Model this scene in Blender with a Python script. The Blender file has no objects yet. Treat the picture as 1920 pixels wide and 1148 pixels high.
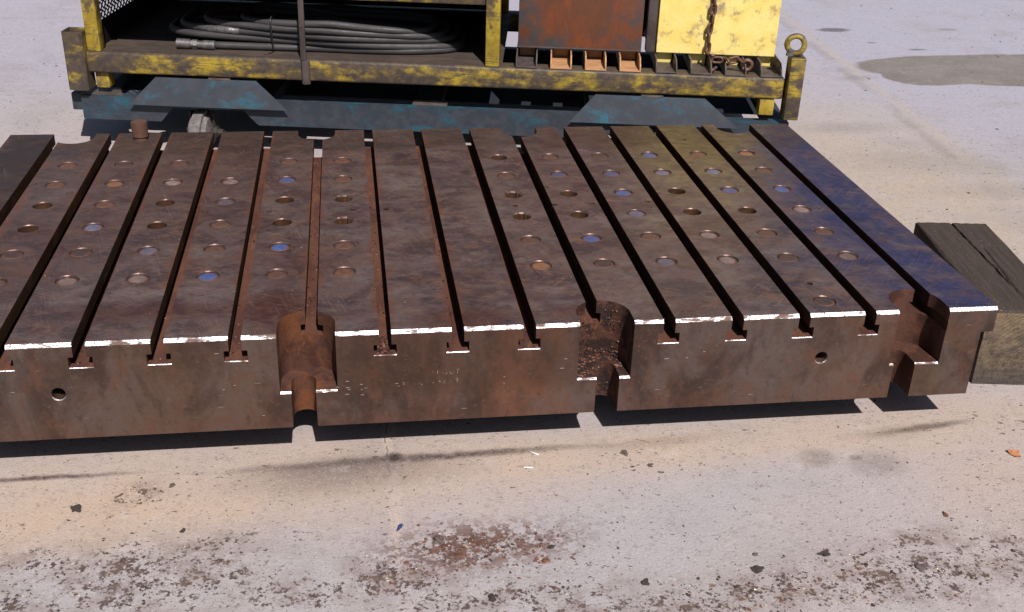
import bpy, bmesh, math, random
from mathutils import Vector, Matrix, noise as mnoise
PI = math.pi
scene = bpy.context.scene
C = scene.collection

# ------------------------------------------------------------------ camera
cam_d = bpy.data.cameras.new('camera')
cam = bpy.data.objects.new('camera', cam_d); C.objects.link(cam)
RR = Vector((0.9897253, -0.1397469, 0.0302430)); UU = Vector((0.0363593, 0.4505492, 0.8920109)); FF = Vector((0.1382817, 0.8817461, -0.4510011))
cam.matrix_world = Matrix(((RR.x, UU.x, -FF.x, 0.7396867), (RR.y, UU.y, -FF.y, -2.1553449), (RR.z, UU.z, -FF.z, 1.4800529), (0, 0, 0, 1)))
cam_d.sensor_width = 36; cam_d.lens = 39.2886; cam_d.clip_start = 0.05; cam_d.clip_end = 500
scene.camera = cam
# ------------------------------------------------------------------ light
SUN_EL = math.radians(50); SUN_AZ = math.radians(172)      # azimuth clockwise from +Y
world = bpy.data.worlds.new("World"); scene.world = world; world.use_nodes = True
wn = world.node_tree.nodes; wl = world.node_tree.links
sky = wn.new('ShaderNodeTexSky'); sky.sky_type = 'NISHITA'; sky.sun_disc = False
sky.sun_elevation = SUN_EL; sky.sun_rotation = SUN_AZ; sky.air_density = 1.0; sky.dust_density = 1.2
wn['Background'].inputs['Strength'].default_value = 0.05
wl.new(sky.outputs['Color'], wn['Background'].inputs['Color'])
sd = bpy.data.lights.new('sun', 'SUN'); sd.energy = 5.0; sd.angle = math.radians(0.53); sd.color = (1.0, 0.955, 0.90)
sun = bpy.data.objects.new('sun', sd); C.objects.link(sun)
sv = Vector((math.sin(SUN_AZ) * math.cos(SUN_EL), math.cos(SUN_AZ) * math.cos(SUN_EL), math.sin(SUN_EL)))
sun.rotation_euler = sv.to_track_quat('Z', 'Y').to_euler(); sun.location = (1, -3, 5)
scene.view_settings.view_transform = 'Standard'; scene.view_settings.look = 'None'
scene.view_settings.gamma = 1; scene.view_settings.use_curve_mapping = False
scene.view_settings.exposure = 0.24
scene.cycles.diffuse_bounces = 2

# ------------------------------------------------------------------ helpers
P = 0.16            # slot pitch in metres
ZTOP = 0.3268       # top face of the plate above the ground
def srgb(r, g, b, k=1.0):
    f = lambda c: ((c / 255) / 12.92 if c / 255 <= .04045 else ((c / 255 + .055) / 1.055) ** 2.4) * k
    return (f(r), f(g), f(b), 1)

class Mat:
    def __init__(s, name):
        s.m = bpy.data.materials.new(name); s.m.use_nodes = True
        s.t = s.m.node_tree; s.n = s.t.nodes; s.l = s.t.links
        s.b = s.n['Principled BSDF']; tc = s.n.new('ShaderNodeTexCoord'); s.co = tc.outputs['Object']; s.rough = None
    def plug(s, sock, v):
        if v is None: return
        if isinstance(v, bpy.types.NodeSocket): s.l.new(v, sock)
        else: sock.default_value = v
    def mapping(s, scale=(1, 1, 1), loc=(0, 0, 0), rot=(0, 0, 0), vec=None):
        m = s.n.new('ShaderNodeMapping'); m.inputs['Scale'].default_value = scale; m.inputs['Location'].default_value = loc; m.inputs['Rotation'].default_value = rot
        s.l.new(vec or s.co, m.inputs['Vector']); return m.outputs[0]
    def noise(s, scale, detail=4, rough=.55, vec=None, stretch=None, dist=0, off=0):
        n = s.n.new('ShaderNodeTexNoise'); n.inputs['Scale'].default_value = scale; n.inputs['Detail'].default_value = detail
        n.inputs['Roughness'].default_value = rough; n.inputs['Distortion'].default_value = dist
        v = vec or s.co
        if stretch or off: v = s.mapping(stretch or (1, 1, 1), (off, off * .7, off * .3), vec=v)
        s.l.new(v, n.inputs['Vector']); return n.outputs['Fac']
    def noisecol(s, scale, detail=2, vec=None):
        n = s.n.new('ShaderNodeTexNoise'); n.inputs['Scale'].default_value = scale; n.inputs['Detail'].default_value = detail
        s.l.new(vec or s.co, n.inputs['Vector']); return n.outputs['Color']
    def voro(s, scale, vec=None, feat='F1', out='Distance', rnd=1):
        n = s.n.new('ShaderNodeTexVoronoi'); n.feature = feat; n.inputs['Scale'].default_value = scale; n.inputs['Randomness'].default_value = rnd
        s.l.new(vec or s.co, n.inputs['Vector']); return n.outputs[out]
    def ramp(s, v, lo, hi, a=0, b=1, smooth=True):
        n = s.n.new('ShaderNodeMapRange'); n.interpolation_type = 'SMOOTHSTEP' if smooth else 'LINEAR'
        s.l.new(v, n.inputs['Value']); n.inputs['From Min'].default_value = lo; n.inputs['From Max'].default_value = hi
        n.inputs['To Min'].default_value = a; n.inputs['To Max'].default_value = b; return n.outputs[0]
    def math(s, op, a, b=None):
        n = s.n.new('ShaderNodeMath'); n.operation = op; s.plug(n.inputs[0], a); s.plug(n.inputs[1], b); return n.outputs[0]
    def mul(s, a, b): return s.math('MULTIPLY', a, b)
    def mix(s, f, a, b):
        n = s.n.new('ShaderNodeMix'); n.data_type = 'RGBA'; s.plug(n.inputs[0], f); s.plug(n.inputs[6], a); s.plug(n.inputs[7], b); return n.outputs[2]
    def xyz(s, vec=None):
        n = s.n.new('ShaderNodeSeparateXYZ'); s.l.new(vec or s.co, n.inputs[0]); return n.outputs
    def vadd(s, a, b, k):
        m = s.n.new('ShaderNodeVectorMath'); m.operation = 'MULTIPLY_ADD'; s.l.new(b, m.inputs[0]); m.inputs[1].default_value = (k, k, k); s.l.new(a, m.inputs[2])
        c = s.n.new('ShaderNodeVectorMath'); c.operation = 'SUBTRACT'; s.l.new(m.outputs[0], c.inputs[0]); c.inputs[1].default_value = (k / 2, k / 2, k / 2); return c.outputs[0]
    def ellipse(s, cx, cy, rx, ry, ang=0, soft=.5, vec=None):
        """1 inside an ellipse on the ground plane, fading out to 0"""
        d = s.n.new('ShaderNodeVectorMath'); d.operation = 'SUBTRACT'; s.l.new(vec or s.co, d.inputs[0]); d.inputs[1].default_value = (cx, cy, 0)
        r = s.n.new('ShaderNodeVectorRotate'); r.rotation_type = 'Z_AXIS'; r.inputs['Angle'].default_value = -math.radians(ang); s.l.new(d.outputs[0], r.inputs['Vector'])
        q = s.n.new('ShaderNodeVectorMath'); q.operation = 'MULTIPLY'; q.inputs[1].default_value = (1 / rx, 1 / ry, 0); s.l.new(r.outputs[0], q.inputs[0])
        ln = s.n.new('ShaderNodeVectorMath'); ln.operation = 'LENGTH'; s.l.new(q.outputs[0], ln.inputs[0])
        return s.ramp(ln.outputs['Value'], 1 - soft, 1 + soft, 1, 0)
    def bump(s, h, strength=.3, dist=.002):
        n = s.n.new('ShaderNodeBump'); n.inputs['Strength'].default_value = strength; n.inputs['Distance'].default_value = dist
        s.l.new(h, n.inputs['Height']); s.l.new(n.outputs[0], s.b.inputs['Normal'])
    def done(s, col, rough=.6, metal=0, spec=.5):
        s.plug(s.b.inputs['Base Color'], col); s.plug(s.b.inputs['Roughness'], rough); s.plug(s.b.inputs['Metallic'], metal)
        s.b.inputs['Specular IOR Level'].default_value = spec; return s.m

def put(name, bm, mats, parent=None, loc=(0, 0, 0), smooth=None, label=None):
    me = bpy.data.meshes.new(name)
    bm.normal_update(); bm.to_mesh(me); bm.free()
    if not isinstance(mats, (list, tuple)): mats = [mats]
    for m in mats: me.materials.append(m)
    if smooth is not None:
        for p in me.polygons: p.use_smooth = True
        me.set_sharp_from_angle(angle=math.radians(smooth))
    o = bpy.data.objects.new(name, me); C.objects.link(o); o.location = loc
    if parent: o.parent = parent
    if label: o['label'] = label
    return o
def link_copy(name, me, parent, loc, rot=(0, 0, 0), label=None, scale=None):
    o = bpy.data.objects.new(name, me); C.objects.link(o); o.parent = parent; o.location = loc; o.rotation_euler = rot
    if scale: o.scale = scale
    if label: o['label'] = label
    return o
def thing(name, label, cat, loc=(0, 0, 0), rz=0, group=None):
    o = bpy.data.objects.new(name, None); C.objects.link(o); o.location = loc; o.rotation_euler = (0, 0, rz)
    o['label'] = label; o['category'] = cat
    if group: o['group'] = group
    o.empty_display_size = .05
    return o
def tag(o, label=None, cat=None, group=None, kind=None):
    if label: o['label'] = label
    if cat: o['category'] = cat
    if group: o['group'] = group
    if kind: o['kind'] = kind
    return o
def box(bm, x0, x1, y0, y1, z0, z1, bev=0, seg=2, mi=0):
    vs = [bm.verts.new((x, y, z)) for x in (x0, x1) for y in (y0, y1) for z in (z0, z1)]
    fs = [bm.faces.new([vs[i] for i in q]) for q in ((0, 1, 3, 2), (4, 6, 7, 5), (0, 4, 5, 1), (2, 3, 7, 6), (0, 2, 6, 4), (1, 5, 7, 3))]
    for f in fs: f.material_index = mi
    if bev:
        es = list({e for f in fs for e in f.edges})
        bmesh.ops.bevel(bm, geom=es, offset=bev, segments=seg, profile=.5, affect='EDGES')
    return vs
def prism(bm, pts, a0, a1, axis='Y', mi=0):
    """extrude a closed 2D outline: axis Y -> pts are (x,z); axis X -> (y,z); axis Z -> (x,y)"""
    def v(p, a): return {'Y': (p[0], a, p[1]), 'X': (a, p[0], p[1]), 'Z': (p[0], p[1], a)}[axis]
    A = [bm.verts.new(v(p, a0)) for p in pts]; B = [bm.verts.new(v(p, a1)) for p in pts]; n = len(pts)
    fs = [bm.faces.new(A), bm.faces.new(B[::-1])]
    for i in range(n): fs.append(bm.faces.new((A[i], B[i], B[(i + 1) % n], A[(i + 1) % n])))
    for f in fs: f.material_index = mi
    bmesh.ops.recalc_face_normals(bm, faces=fs); return fs
def cone(bm, c, r0, r1, h, seg=24, axis='Z', mi=0, star=0):
    """frustum with radius r0 at c and r1 at c + h along axis"""
    def pt(r, a, t, i):
        r = r * (1 + star * (1 if i % 2 else -1))
        x, y = r * math.cos(a), r * math.sin(a)
        return Vector(c) + (Vector((x, y, t)) if axis == 'Z' else Vector((x, t, y)) if axis == 'Y' else Vector((t, x, y)))
    A = [bm.verts.new(pt(r0, 2 * PI * i / seg, 0, i)) for i in range(seg)]; B = [bm.verts.new(pt(r1, 2 * PI * i / seg, h, i)) for i in range(seg)]
    fs = [bm.faces.new(A), bm.faces.new(B[::-1])] + [bm.faces.new((A[i], B[i], B[(i + 1) % seg], A[(i + 1) % seg])) for i in range(seg)]
    for f in fs: f.material_index = mi
    bmesh.ops.recalc_face_normals(bm, faces=fs); return fs
def tube(bm, pts, r, seg=10, closed=False, mi=0, caps=True):
    n = len(pts); rings = []; up = None
    for i, p in enumerate(pts):
        a = pts[(i - 1) % n] if (closed or i > 0) else p; b = pts[(i + 1) % n] if (closed or i < n - 1) else p
        t = (Vector(b) - Vector(a)).normalized()
        if up is None: up = t.orthogonal().normalized()
        up = (up - t * up.dot(t)).normalized(); s = t.cross(up)
        rr = r[i] if isinstance(r, (list, tuple)) else r
        rings.append([bm.verts.new(Vector(p) + (up * math.cos(2 * PI * k / seg) + s * math.sin(2 * PI * k / seg)) * rr) for k in range(seg)])
    fs = []
    for i in range(n if closed else n - 1):
        A, B = rings[i], rings[(i + 1) % n]
        sh = 0
        if closed and i == n - 1: sh = min(range(seg), key=lambda q: (A[0].co - B[q].co).length)
        for k in range(seg): fs.append(bm.faces.new((A[k], A[(k + 1) % seg], B[(k + 1 + sh) % seg], B[(k + sh) % seg])))
    if not closed and caps: fs += [bm.faces.new(rings[0][::-1]), bm.faces.new(rings[-1])]
    for f in fs: f.material_index = mi; f.smooth = True
    return fs
def lump(bm, c, r, rng, flat=.6, sub=1, mi=0, rough=.3):
    """irregular stone or flake"""
    g = bmesh.ops.create_icosphere(bm, subdivisions=sub, radius=1)['verts']
    a = rng.random() * 6.28; ca, sa = math.cos(a), math.sin(a); sx, sy = r * rng.uniform(.8, 1.4), r * rng.uniform(.6, 1.0)
    o = rng.random() * 50
    for v in g:
        k = 1 + rough * 2 * (mnoise.noise(v.co * 1.3 + Vector((o, o, o))))
        x, y, z = v.co.x * sx * k, v.co.y * sy * k, v.co.z * r * flat * k
        v.co = Vector((c[0] + x * ca - y * sa, c[1] + x * sa + y * ca, c[2] + z))
    for v in g:
        for f in v.link_faces: f.material_index = mi

# ------------------------------------------------------------------ materials
def make_ground():
    m = Mat('concrete'); co = m.co
    w = m.noisecol(9, 3); wv = m.vadd(co, w, .05); w2 = m.vadd(m.mapping(loc=(.02, .0, 0)), m.noisecol(2.6, 5), .2)
    lil = (.352, .305, .305, 1); tan = (.43, .315, .232, 1); blu = (.338, .308, .322, 1)
    big = m.noise(1.1, 5, .6)
    col = m.mix(m.ramp(big, .38, .66), lil, blu)
    xb, yb_, _z = m.xyz(wv); col = m.mix(m.mul(m.ramp(yb_, 1.6, 4.0), .8), col, (.335, .325, .395, 1)); col = m.mix(m.mul(m.ramp(xb, 3.1, 3.5), .7), col, (.325, .315, .385, 1))
    def tanpatch(cx, cy, rx, ry, ang, k, c=tan):
        nonlocal col
        col = m.mix(m.mul(m.mul(m.ellipse(cx, cy, rx, ry, ang, .7, wv), m.ramp(m.noise(6, 5, .6, off=cx), .3, .75, .55, 1)), k), col, c)
    tanpatch(.35, -.09, .95, .17, 2, .85); tanpatch(1.9, .0, .7, .10, 4, .6); tanpatch(2.75, 1.45, .62, 1.1, 8, .8, (.38, .305, .235, 1))
    tanpatch(.2, -.16, .5, .10, 8, .45); tanpatch(2.3, -.2, .35, .25, 20, .45); tanpatch(1.3, -.03, .5, .06, 3, .5)
    tanpatch(-.3, 2.0, .6, .8, 0, .25)
    # broad tone variation and streaks of wear
    col = m.mix(m.ramp(m.noise(2.6, 6, .62, off=3), .50, .72, 0, .35), col, (.24, .215, .215, 1))
    col = m.mix(m.ramp(m.noise(5, 6, .62, off=8, stretch=(.4, 1, 1)), .52, .74, 0, .4), col, (.27, .235, .215, 1))
    # lighter joint running towards the viewer
    x, y, z = m.xyz(wv)
    jx = m.ramp(m.math('ABSOLUTE', m.math('SUBTRACT', x, .806)), .006, .017, 1, 0)
    col = m.mix(m.mul(jx, m.ramp(y, -.42, -.25, .2, .8)), col, (.42, .34, .30, 1))
    ck = m.ramp(m.math('ABSOLUTE', m.math('SUBTRACT', x, .800)), .0008, .0030, 1, 0); col = m.mix(m.mul(ck, m.mul(m.ramp(y, -.12, -.04, .1, .7), m.ramp(m.noise(50, 2), .4, .5))), col, (.10, .07, .06, 1))
    # tan seam on the right
    q = m.math('ADD', x, m.mul(y, -.075)); sm = m.ramp(m.math('ABSOLUTE', m.math('SUBTRACT', q, 3.115)),   .01, .065, 1, 0)
    sm = m.mul(sm, m.mul(m.ramp(y, .9, 1.2, 0, 1), m.ramp(m.noise(4, 4, off=2), .3, .6, .5, 1)))
    col = m.mix(m.mul(sm, .5), col, (.37, .31, .275, 1))
    q2 = m.ramp(m.math('ABSOLUTE', m.math('SUBTRACT', q, 3.055)), .005, .05, 1, 0)
    col = m.mix(m.mul(q2, m.mul(m.ramp(y, .9, 1.5, 0, 1), m.ramp(m.noise(3, 5, off=5), .44, .58, 0, .45))), col, (.22, .19, .17, 1))
    # damp patch
    pu = m.math('MAXIMUM', m.ellipse(4.45, 3.27, 1.02, .34, -5, .03, w2), m.ellipse(3.80, 3.24, .34, .22, 14, .03, w2))
    pu = m.mul(pu, 1.0)
    pcol = m.mix(m.ramp(m.noise(5, 6, .6, stretch=(.5, 1, 1)), .35, .7), (.150, .128, .112, 1), (.205, .178, .160, 1))
    col = m.mix(m.mul(pu, .94), col, pcol)
    # dark soot stripes and oil marks
    wy = m.vadd(co, m.noisecol(22, 3), .018)
    def spot(cx, cy, rx, ry, ang, k, c=(.07, .045, .04, 1), soft=.6, v=None):
        nonlocal col
        col = m.mix(m.mul(m.mul(m.ellipse(cx, cy, rx, ry, ang, soft, v or wy), m.ramp(m.noise(60, 3, .6), .25, .7, .7, 1)), k), col, c)
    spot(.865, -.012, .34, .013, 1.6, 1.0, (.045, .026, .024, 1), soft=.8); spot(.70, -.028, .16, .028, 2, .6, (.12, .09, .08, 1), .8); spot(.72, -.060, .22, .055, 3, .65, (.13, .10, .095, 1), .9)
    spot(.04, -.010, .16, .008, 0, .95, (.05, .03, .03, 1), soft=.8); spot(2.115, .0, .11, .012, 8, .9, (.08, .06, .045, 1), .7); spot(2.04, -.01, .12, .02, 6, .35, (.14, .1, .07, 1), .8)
    spot(1.80, -.10, .04, .035, 0, .6, (.15, .12, .10, 1), .6); spot(1.93, -.14, .06, .045, 0, .58, (.17, .14, .13, 1), .7); spot(1.89, -.11, .016, .010, 0, .6, (.1, .07, .06, 1), .6)
    spot(1.45, .0, .13, .02, 5, .4, (.18, .12, .08, 1), .7); spot(3.05, 1.9, .3, .14, -8, .35, (.19, .17, .16, 1), .8); spot(2.9, 2.35, .2, .07, 0, .4, (.17, .15, .14, 1), .8)
    spot(3.62, 4.2, .10, .05, 0, .85, (.05, .045, .05, 1), .35); spot(3.92, 3.72, .05, .02, 0, .75, (.07, .06, .06, 1), .4); spot(3.72, 3.88, .03, .015, 0, .7, (.07, .06, .06, 1), .4)
    spot(4.35, 4.2, .06, .03, 0, .5, (.1, .09, .09, 1), .5); spot(-.45, 3.2, .05, .03, 0, .7, (.06, .05, .06, 1), .5); spot(.815, .0, .02, .012, 0, .8, (.03, .015, .012, 1), .5)
    spot(3.3, 3.15, .1, .04, 10, .35, (.15, .13, .12, 1), .7); spot(3.25, 1.55, .28, .08, -6, .35, (.20, .17, .15, 1), .8)
    # fine dark pits and pale aggregate
    gr = m.noise(150, 4, .75, off=21); col = m.mix(m.ramp(gr, .40, .30, 0, .42), col, (.15, .12, .12, 1)); col = m.mix(m.ramp(gr, .56, .70, 0, .45), col, (.56, .50, .47, 1))
    gr2 = m.noise(55, 5, .7, off=23); col = m.mix(m.ramp(gr2, .47, .34, 0, .34), col, (.19, .15, .145, 1))
    pit = m.ramp(m.noise(115, 3, .6, off=1), .63, .69); col = m.mix(m.mul(pit, .6), col, (.09, .07, .07, 1))
    pit2 = m.ramp(m.noise(260, 2, .5, off=4), .60, .70); col = m.mix(m.mul(pit2, .42), col, (.16, .13, .13, 1))
    agg = m.ramp(m.noise(210, 2, .5, off=9), .62, .72); col = m.mix(m.mul(agg, .5), col, (.62, .53, .48, 1))
    # fallen rust and dirt: mottled inside broad regions
    reg = None
    for e in ((.33, -.37, .27, .12, -6), (.0, -.45, .25, .12, 0), (.97, -.345, .19, .065, 4), (.80, -.42, .16, .07, 0), (1.0, -.50, .3, .05, 0), (1.85, -.52, .27, .10, 0), (1.55, -.54, .24, .07, 0), (1.9, -.42, .1, .05, 10), (.62, -.44, .2, .05, 0), (2.1, -.50, .2, .10, 0), (.42, -.27, .12, .03, 12), (.1, -.3, .12, .05, -10), (.26, -.09, .06, .045, 30), (1.25, -.56, .3, .06, 0)):
        q_ = m.ellipse(*e, .75, wv); reg = q_ if reg is None else m.math('MAXIMUM', reg, q_)
    dn = m.math('ADD', m.math('ADD', m.mul(m.noise(38, 6, .75, off=6), .62), m.mul(m.noise(120, 3, .6, off=2), .38)), m.mul(reg, .15))
    dirt = m.mul(m.ramp(dn, .645, .70), m.ramp(reg, .1, .7)); col = m.mix(m.mul(dirt, .93), col, m.mix(m.noise(30, 3), (.028, .018, .016, 1), (.085, .046, .035, 1)))
    col = m.mix(m.mul(m.mul(reg, m.ramp(m.noise(16, 5, .7, off=71), .42, .62)), .5), col, (.17, .12, .10, 1))
    fl = m.mul(m.ramp(m.noise(62, 4, .62, off=31, stretch=(.8, 1.3, 1)), .635, .68), m.ramp(m.noise(5, 4, .6, off=33), .35, .6, .2, .95)); col = m.mix(fl, col, (.055, .036, .033, 1))
    lt = m.mul(m.ramp(m.noise(14, 5, .7, off=35), .56, .72, 0, .4), m.math('SUBTRACT', 1, m.mul(dirt, .9))); col = m.mix(lt, col, (.46, .40, .38, 1))
    rg = m.mul(m.ellipse(.97, -.34, .19, .07, 4, .7, wv), m.ramp(m.noise(48, 5, .7, off=11), .47, .54)); col = m.mix(m.mul(rg, .85), col, m.mix(m.noise(70, 2), (.05, .028, .022, 1), (.15, .055, .036, 1)))
    m.bump(m.math('ADD', m.mul(m.noise(170, 3, .6), .7), m.mul(m.noise(30, 4, .6), .6)), .75, .003)
    return m.done(col, m.ramp(pu, 0, 1, .9, .62), 0, .25)

def rusty(name, cols, rough=.45, metal=.3, scale=6, bump=.25, stretch=(1, 1, 1), extra=None, spec=.4):
    """layered dark / mid / rust / pale mottling; cols = [base, a, b, speck]"""
    m = Mat(name)
    n1 = m.noise(scale, 6, .62, stretch=stretch, dist=.6); n2 = m.noise(scale * 2.3, 6, .66, stretch=stretch, off=3, dist=.8); n3 = m.noise(scale * 9, 4, .6, off=7)
    col = m.mix(m.ramp(n1, .40, .60), cols[0], cols[1])
    col = m.mix(m.mul(m.ramp(n2, .50, .68), .85), col, cols[2])
    col = m.mix(m.mul(m.ramp(n3, .58, .74), .5), col, cols[3])
    col = m.mix(m.mul(m.ramp(m.noise(scale * 30, 2, .5, off=2), .63, .72), .55), col, tuple(c * .35 for c in cols[0][:3]) + (1,))
    if extra: col = extra(m, col)
    m.bump(m.math('ADD', n3, m.mul(m.noise(scale * 40, 3, .6), .5)), bump, .0015)
    r = m.ramp(n2, .35, .7, rough - .1, rough + .18)
    return m.done(col, r, metal, spec)

def top_extra(m, col):
    x, y, z = m.xyz(m.vadd(m.co, m.noisecol(5, 4), .16))
    x0, y0, z0 = m.xyz()
    wr = m.noise(5.5, 6, .68, off=61, stretch=(.8, 1.3, 1)); col = m.mix(m.ramp(wr, .48, .66, 0, .65), col, (.155, .120, .112, 1))  # lighter grey patches paint a sheen into the top colour
    # blue tint deepening over the last strips, olive paint overspray at the back right
    blue = m.mul(m.ramp(x, 1.80, 2.12), m.ramp(m.noise(9, 5, .65, off=13, dist=.6), .30, .58, .25, 1))
    blue = m.math('MAXIMUM', blue, m.mul(m.ramp(x, 1.25, 1.8, 0, .28), m.ramp(m.noise(7, 5, .65, off=15), .42, .64)))
    col = m.mix(m.mul(blue, .85), col, (.018, .024, .085, 1))
    ol = m.mul(m.ramp(m.math('ABSOLUTE', m.math('SUBTRACT', x, 1.80)), .08, .34, 1, 0), m.ramp(y, .55, 1.25, 0, 1))
    col = m.mix(m.mul(ol, .78), col, (.072, .053, .018, 1))
    br = m.mul(m.ramp(x, .9, .2, 0, .55), m.ramp(y, .2, 1.2)); col = m.mix(br, col, (.078, .044, .034, 1))
    # darker oily band at the back edge, rust blooms near the front notches
    col = m.mix(m.mul(m.ramp(y, 1.14, 1.24), .55), col, (.040, .027, .020, 1))
    for cx, cy, rx, ry, k in ((.56, .12, .07, .10, .8), (.28, .14, .16, .05, .6), (.98, .05, .10, .05, .7), (-.1, .5, .2, .3, .4), (1.25, .06, .08, .04, .5), (.62, .35, .1, .1, .35)):
        col = m.mix(m.mul(m.ellipse(cx, cy, rx, ry, 0, .6, m.vadd(m.co, m.noisecol(8, 3), .06)), k), col, (.060, .018, .012, 1))
    fg = m.noise(85, 4, .7, off=51, stretch=(.6, 1.3, 1)); col = m.mix(m.ramp(fg, .55, .72, 0, .45), col, (.125, .080, .070, 1)); col = m.mix(m.ramp(fg, .46, .30, 0, .5), col, (.022, .014, .016, 1))
    mg = m.noise(28, 5, .68, off=53); col = m.mix(m.ramp(mg, .50, .66, 0, .42), col, (.100, .050, .036, 1)); col = m.mix(m.ramp(mg, .45, .33, 0, .4), col, (.034, .024, .034, 1))
    # strip at the far left: plain dark grime
    col = m.mix(m.ramp(x0, -.180, -.168, .8, 0), col, (.030, .018, .015, 1))
    st = m.noise(1, 6, .7, vec=m.mapping((9, 18, 1), (2, 5, 0), (0, 0, .25))); col = m.mix(m.ramp(st, .50, .68, 0, .40), col, (.105, .056, .040, 1)); col = m.mix(m.ramp(st, .46, .34, 0, .35), col, (.030, .019, .026, 1))
    # rust creeping along the slot lips
    wv_ = m.math('FRACT', m.math('DIVIDE', m.math('ADD', x0, 3.2), .16)); lip = m.ramp(m.math('ABSOLUTE', m.math('SUBTRACT', wv_, .5)), .30, .42, 0, 1)
    col = m.mix(m.mul(m.mul(lip, m.ramp(m.noise(7, 5, .65, off=41), .45, .62)), m.ramp(x0, 1.3, .9, .1, .75)), col, (.125, .048, .028, 1))
    # scratches
    for off, ang in ((1, .5), (4, -.9), (9, 1.3)):
        v = m.mapping((1, 1, 1), (off, off, 0), (0, 0, ang)); s = m.noise(1, 2, .5, vec=m.mapping((6, 900, 1), vec=v))
        col = m.mix(m.mul(m.ramp(s, .66, .71, 0, .6), m.ramp(m.noise(6, 2, off=off), .48, .56)), col, (.30, .19, .14, 1))
    return col
M = {}
M['ground'] = make_ground()
M['top'] = rusty('oiled_steel_top', [(.058, .037, .039, 1), (.108, .073, .069, 1), (.135, .070, .048, 1), (.17, .12, .105, 1)], .44, .22, 8, .18, (1, 1.35, 1), top_extra, .35)
def front_extra(m, col):
    x, y, z = m.xyz(m.vadd(m.co, m.noisecol(6, 4), .10))
    for cx, rx, k, c in ((1.13, .12, .85, (.19, .080, .042, 1)), (.36, .3, .4, (.11, .058, .034, 1)), (.92, .1, .5, (.15, .07, .055, 1)), (1.95, .2, .35, (.16, .075, .045, 1)), (2.08, .1, .45, (.085, .066, .045, 1)), (1.7, .2, .35, (.11, .085, .075, 1)), (-.15, .25, .35, (.10, .088, .082, 1))):
        f = m.mul(m.ramp(m.math('ABSOLUTE', m.math('SUBTRACT', x, cx)), rx * .3, rx, 1, 0), m.ramp(m.noise(8, 5, .6, off=cx), .38, .6, .2, 1))
        col = m.mix(m.mul(f, k), col, c)
    f = m.mul(m.ramp(m.math('ABSOLUTE', m.math('SUBTRACT', x, .95)), .30, .42, 1, 0), m.ramp(z, .14, .2, 0, .0 + .6)); col = m.mix(f, col, (.060, .030, .019, 1))
    col = m.mix(m.ramp(z, .16, .09, 0, .3), col, (.11, .048, .033, 1))
    fg = m.noise(70, 4, .7, off=51); col = m.mix(m.ramp(fg, .54, .70, 0, .4), col, (.125, .085, .07, 1)); col = m.mix(m.ramp(fg, .46, .30, 0, .5), col, (.030, .018, .014, 1))
    mg = m.noise(20, 5, .68, off=53, stretch=(1, 1, .5)); col = m.mix(m.ramp(mg, .50, .66, 0, .45), col, (.110, .048, .028, 1)); col = m.mix(m.ramp(mg, .46, .34, 0, .5), col, (.038, .026, .024, 1))
    sc = m.noise(1, 2, .5, vec=m.mapping((22, 1, 420), (3, 0, 1)))
    col = m.mix(m.mul(m.ramp(sc, .735, .77), .8), col, (.6, .5, .45, 1))
    return col
M['front'] = rusty('rusty_steel_side', [(.050, .029, .023, 1), (.105, .074, .065, 1), (.105, .048, .030, 1), (.145, .10, .085, 1)], .42, .35, 7, .15, (1, 1, .55), front_extra, .4)
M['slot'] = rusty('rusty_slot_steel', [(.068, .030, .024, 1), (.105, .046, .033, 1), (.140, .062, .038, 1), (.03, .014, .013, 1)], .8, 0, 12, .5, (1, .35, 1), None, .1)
M['slotwall'] = rusty('dark_slot_wall', [(.040, .020, .012, 1), (.065, .033, .018, 1), (.085, .045, .025, 1), (.03, .015, .01, 1)], .85, 0, 10, .4, (1, .5, 1), None, .05)  # darker rust with recess shade painted in, for slot walls and deep holes
def notch_extra(m, col):
    x, y, z = m.xyz(m.vadd(m.co, m.noisecol(14, 4), .05))
    # hot orange rust on the left notch, black oily crust in the middle notch
    o1 = m.mul(m.ramp(m.math('ABSOLUTE', m.math('SUBTRACT', x, .61)), .03, .09, 1, 0), m.ramp(m.noise(16, 4, off=3), .45, .65)); col = m.mix(m.mul(o1, .55), col, (.17, .060, .022, 1))
    cr = m.mul(m.mul(m.ramp(x, 1.16, 1.20), m.ramp(x, 1.42, 1.46, 1, 0)), m.ramp(m.noise(26, 5, .7, off=5), .46, .56)); col = m.mix(m.mul(cr, .85), col, (.022, .014, .013, 1))
    return col
M['notch'] = rusty('rusty_notch_steel', [(.052, .024, .018, 1), (.085, .040, .030, 1), (.13, .050, .024, 1), (.04, .02, .016, 1)], .7, 0, 12, .9, (1, 1, .8), notch_extra, .12)
def bright(name, k=1.0, pw=.5):
    m = Mat(name); n = m.noise(60, 4, .7, stretch=(.3, 1, 1)); d = m.ramp(m.math('ADD', m.mul(n, .6), m.mul(m.noise(9, 4, .6), .4)), .49, .575)
    d = m.math('MAXIMUM', d, m.mul(m.ramp(m.noise(140, 3, .6, off=4), .58, .66), .9))
    col = m.mix(d, (.62 * k, .58 * k, .60 * k, 1), (.13, .075, .06, 1)); m.bump(m.noise(260, 4), .6, .0015)
    return m.done(col, m.ramp(d, 0, 1, .42, .8), m.ramp(d, 0, 1, .9, .1), .5)
M['edge'] = bright('worn_bright_edge'); M['rim'] = rusty('worn_hole_rim', [(.14, .085, .075, 1), (.22, .15, .13, 1), (.16, .08, .05, 1), (.3, .22, .2, 1)], .36, .75, 40, .12)
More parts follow.
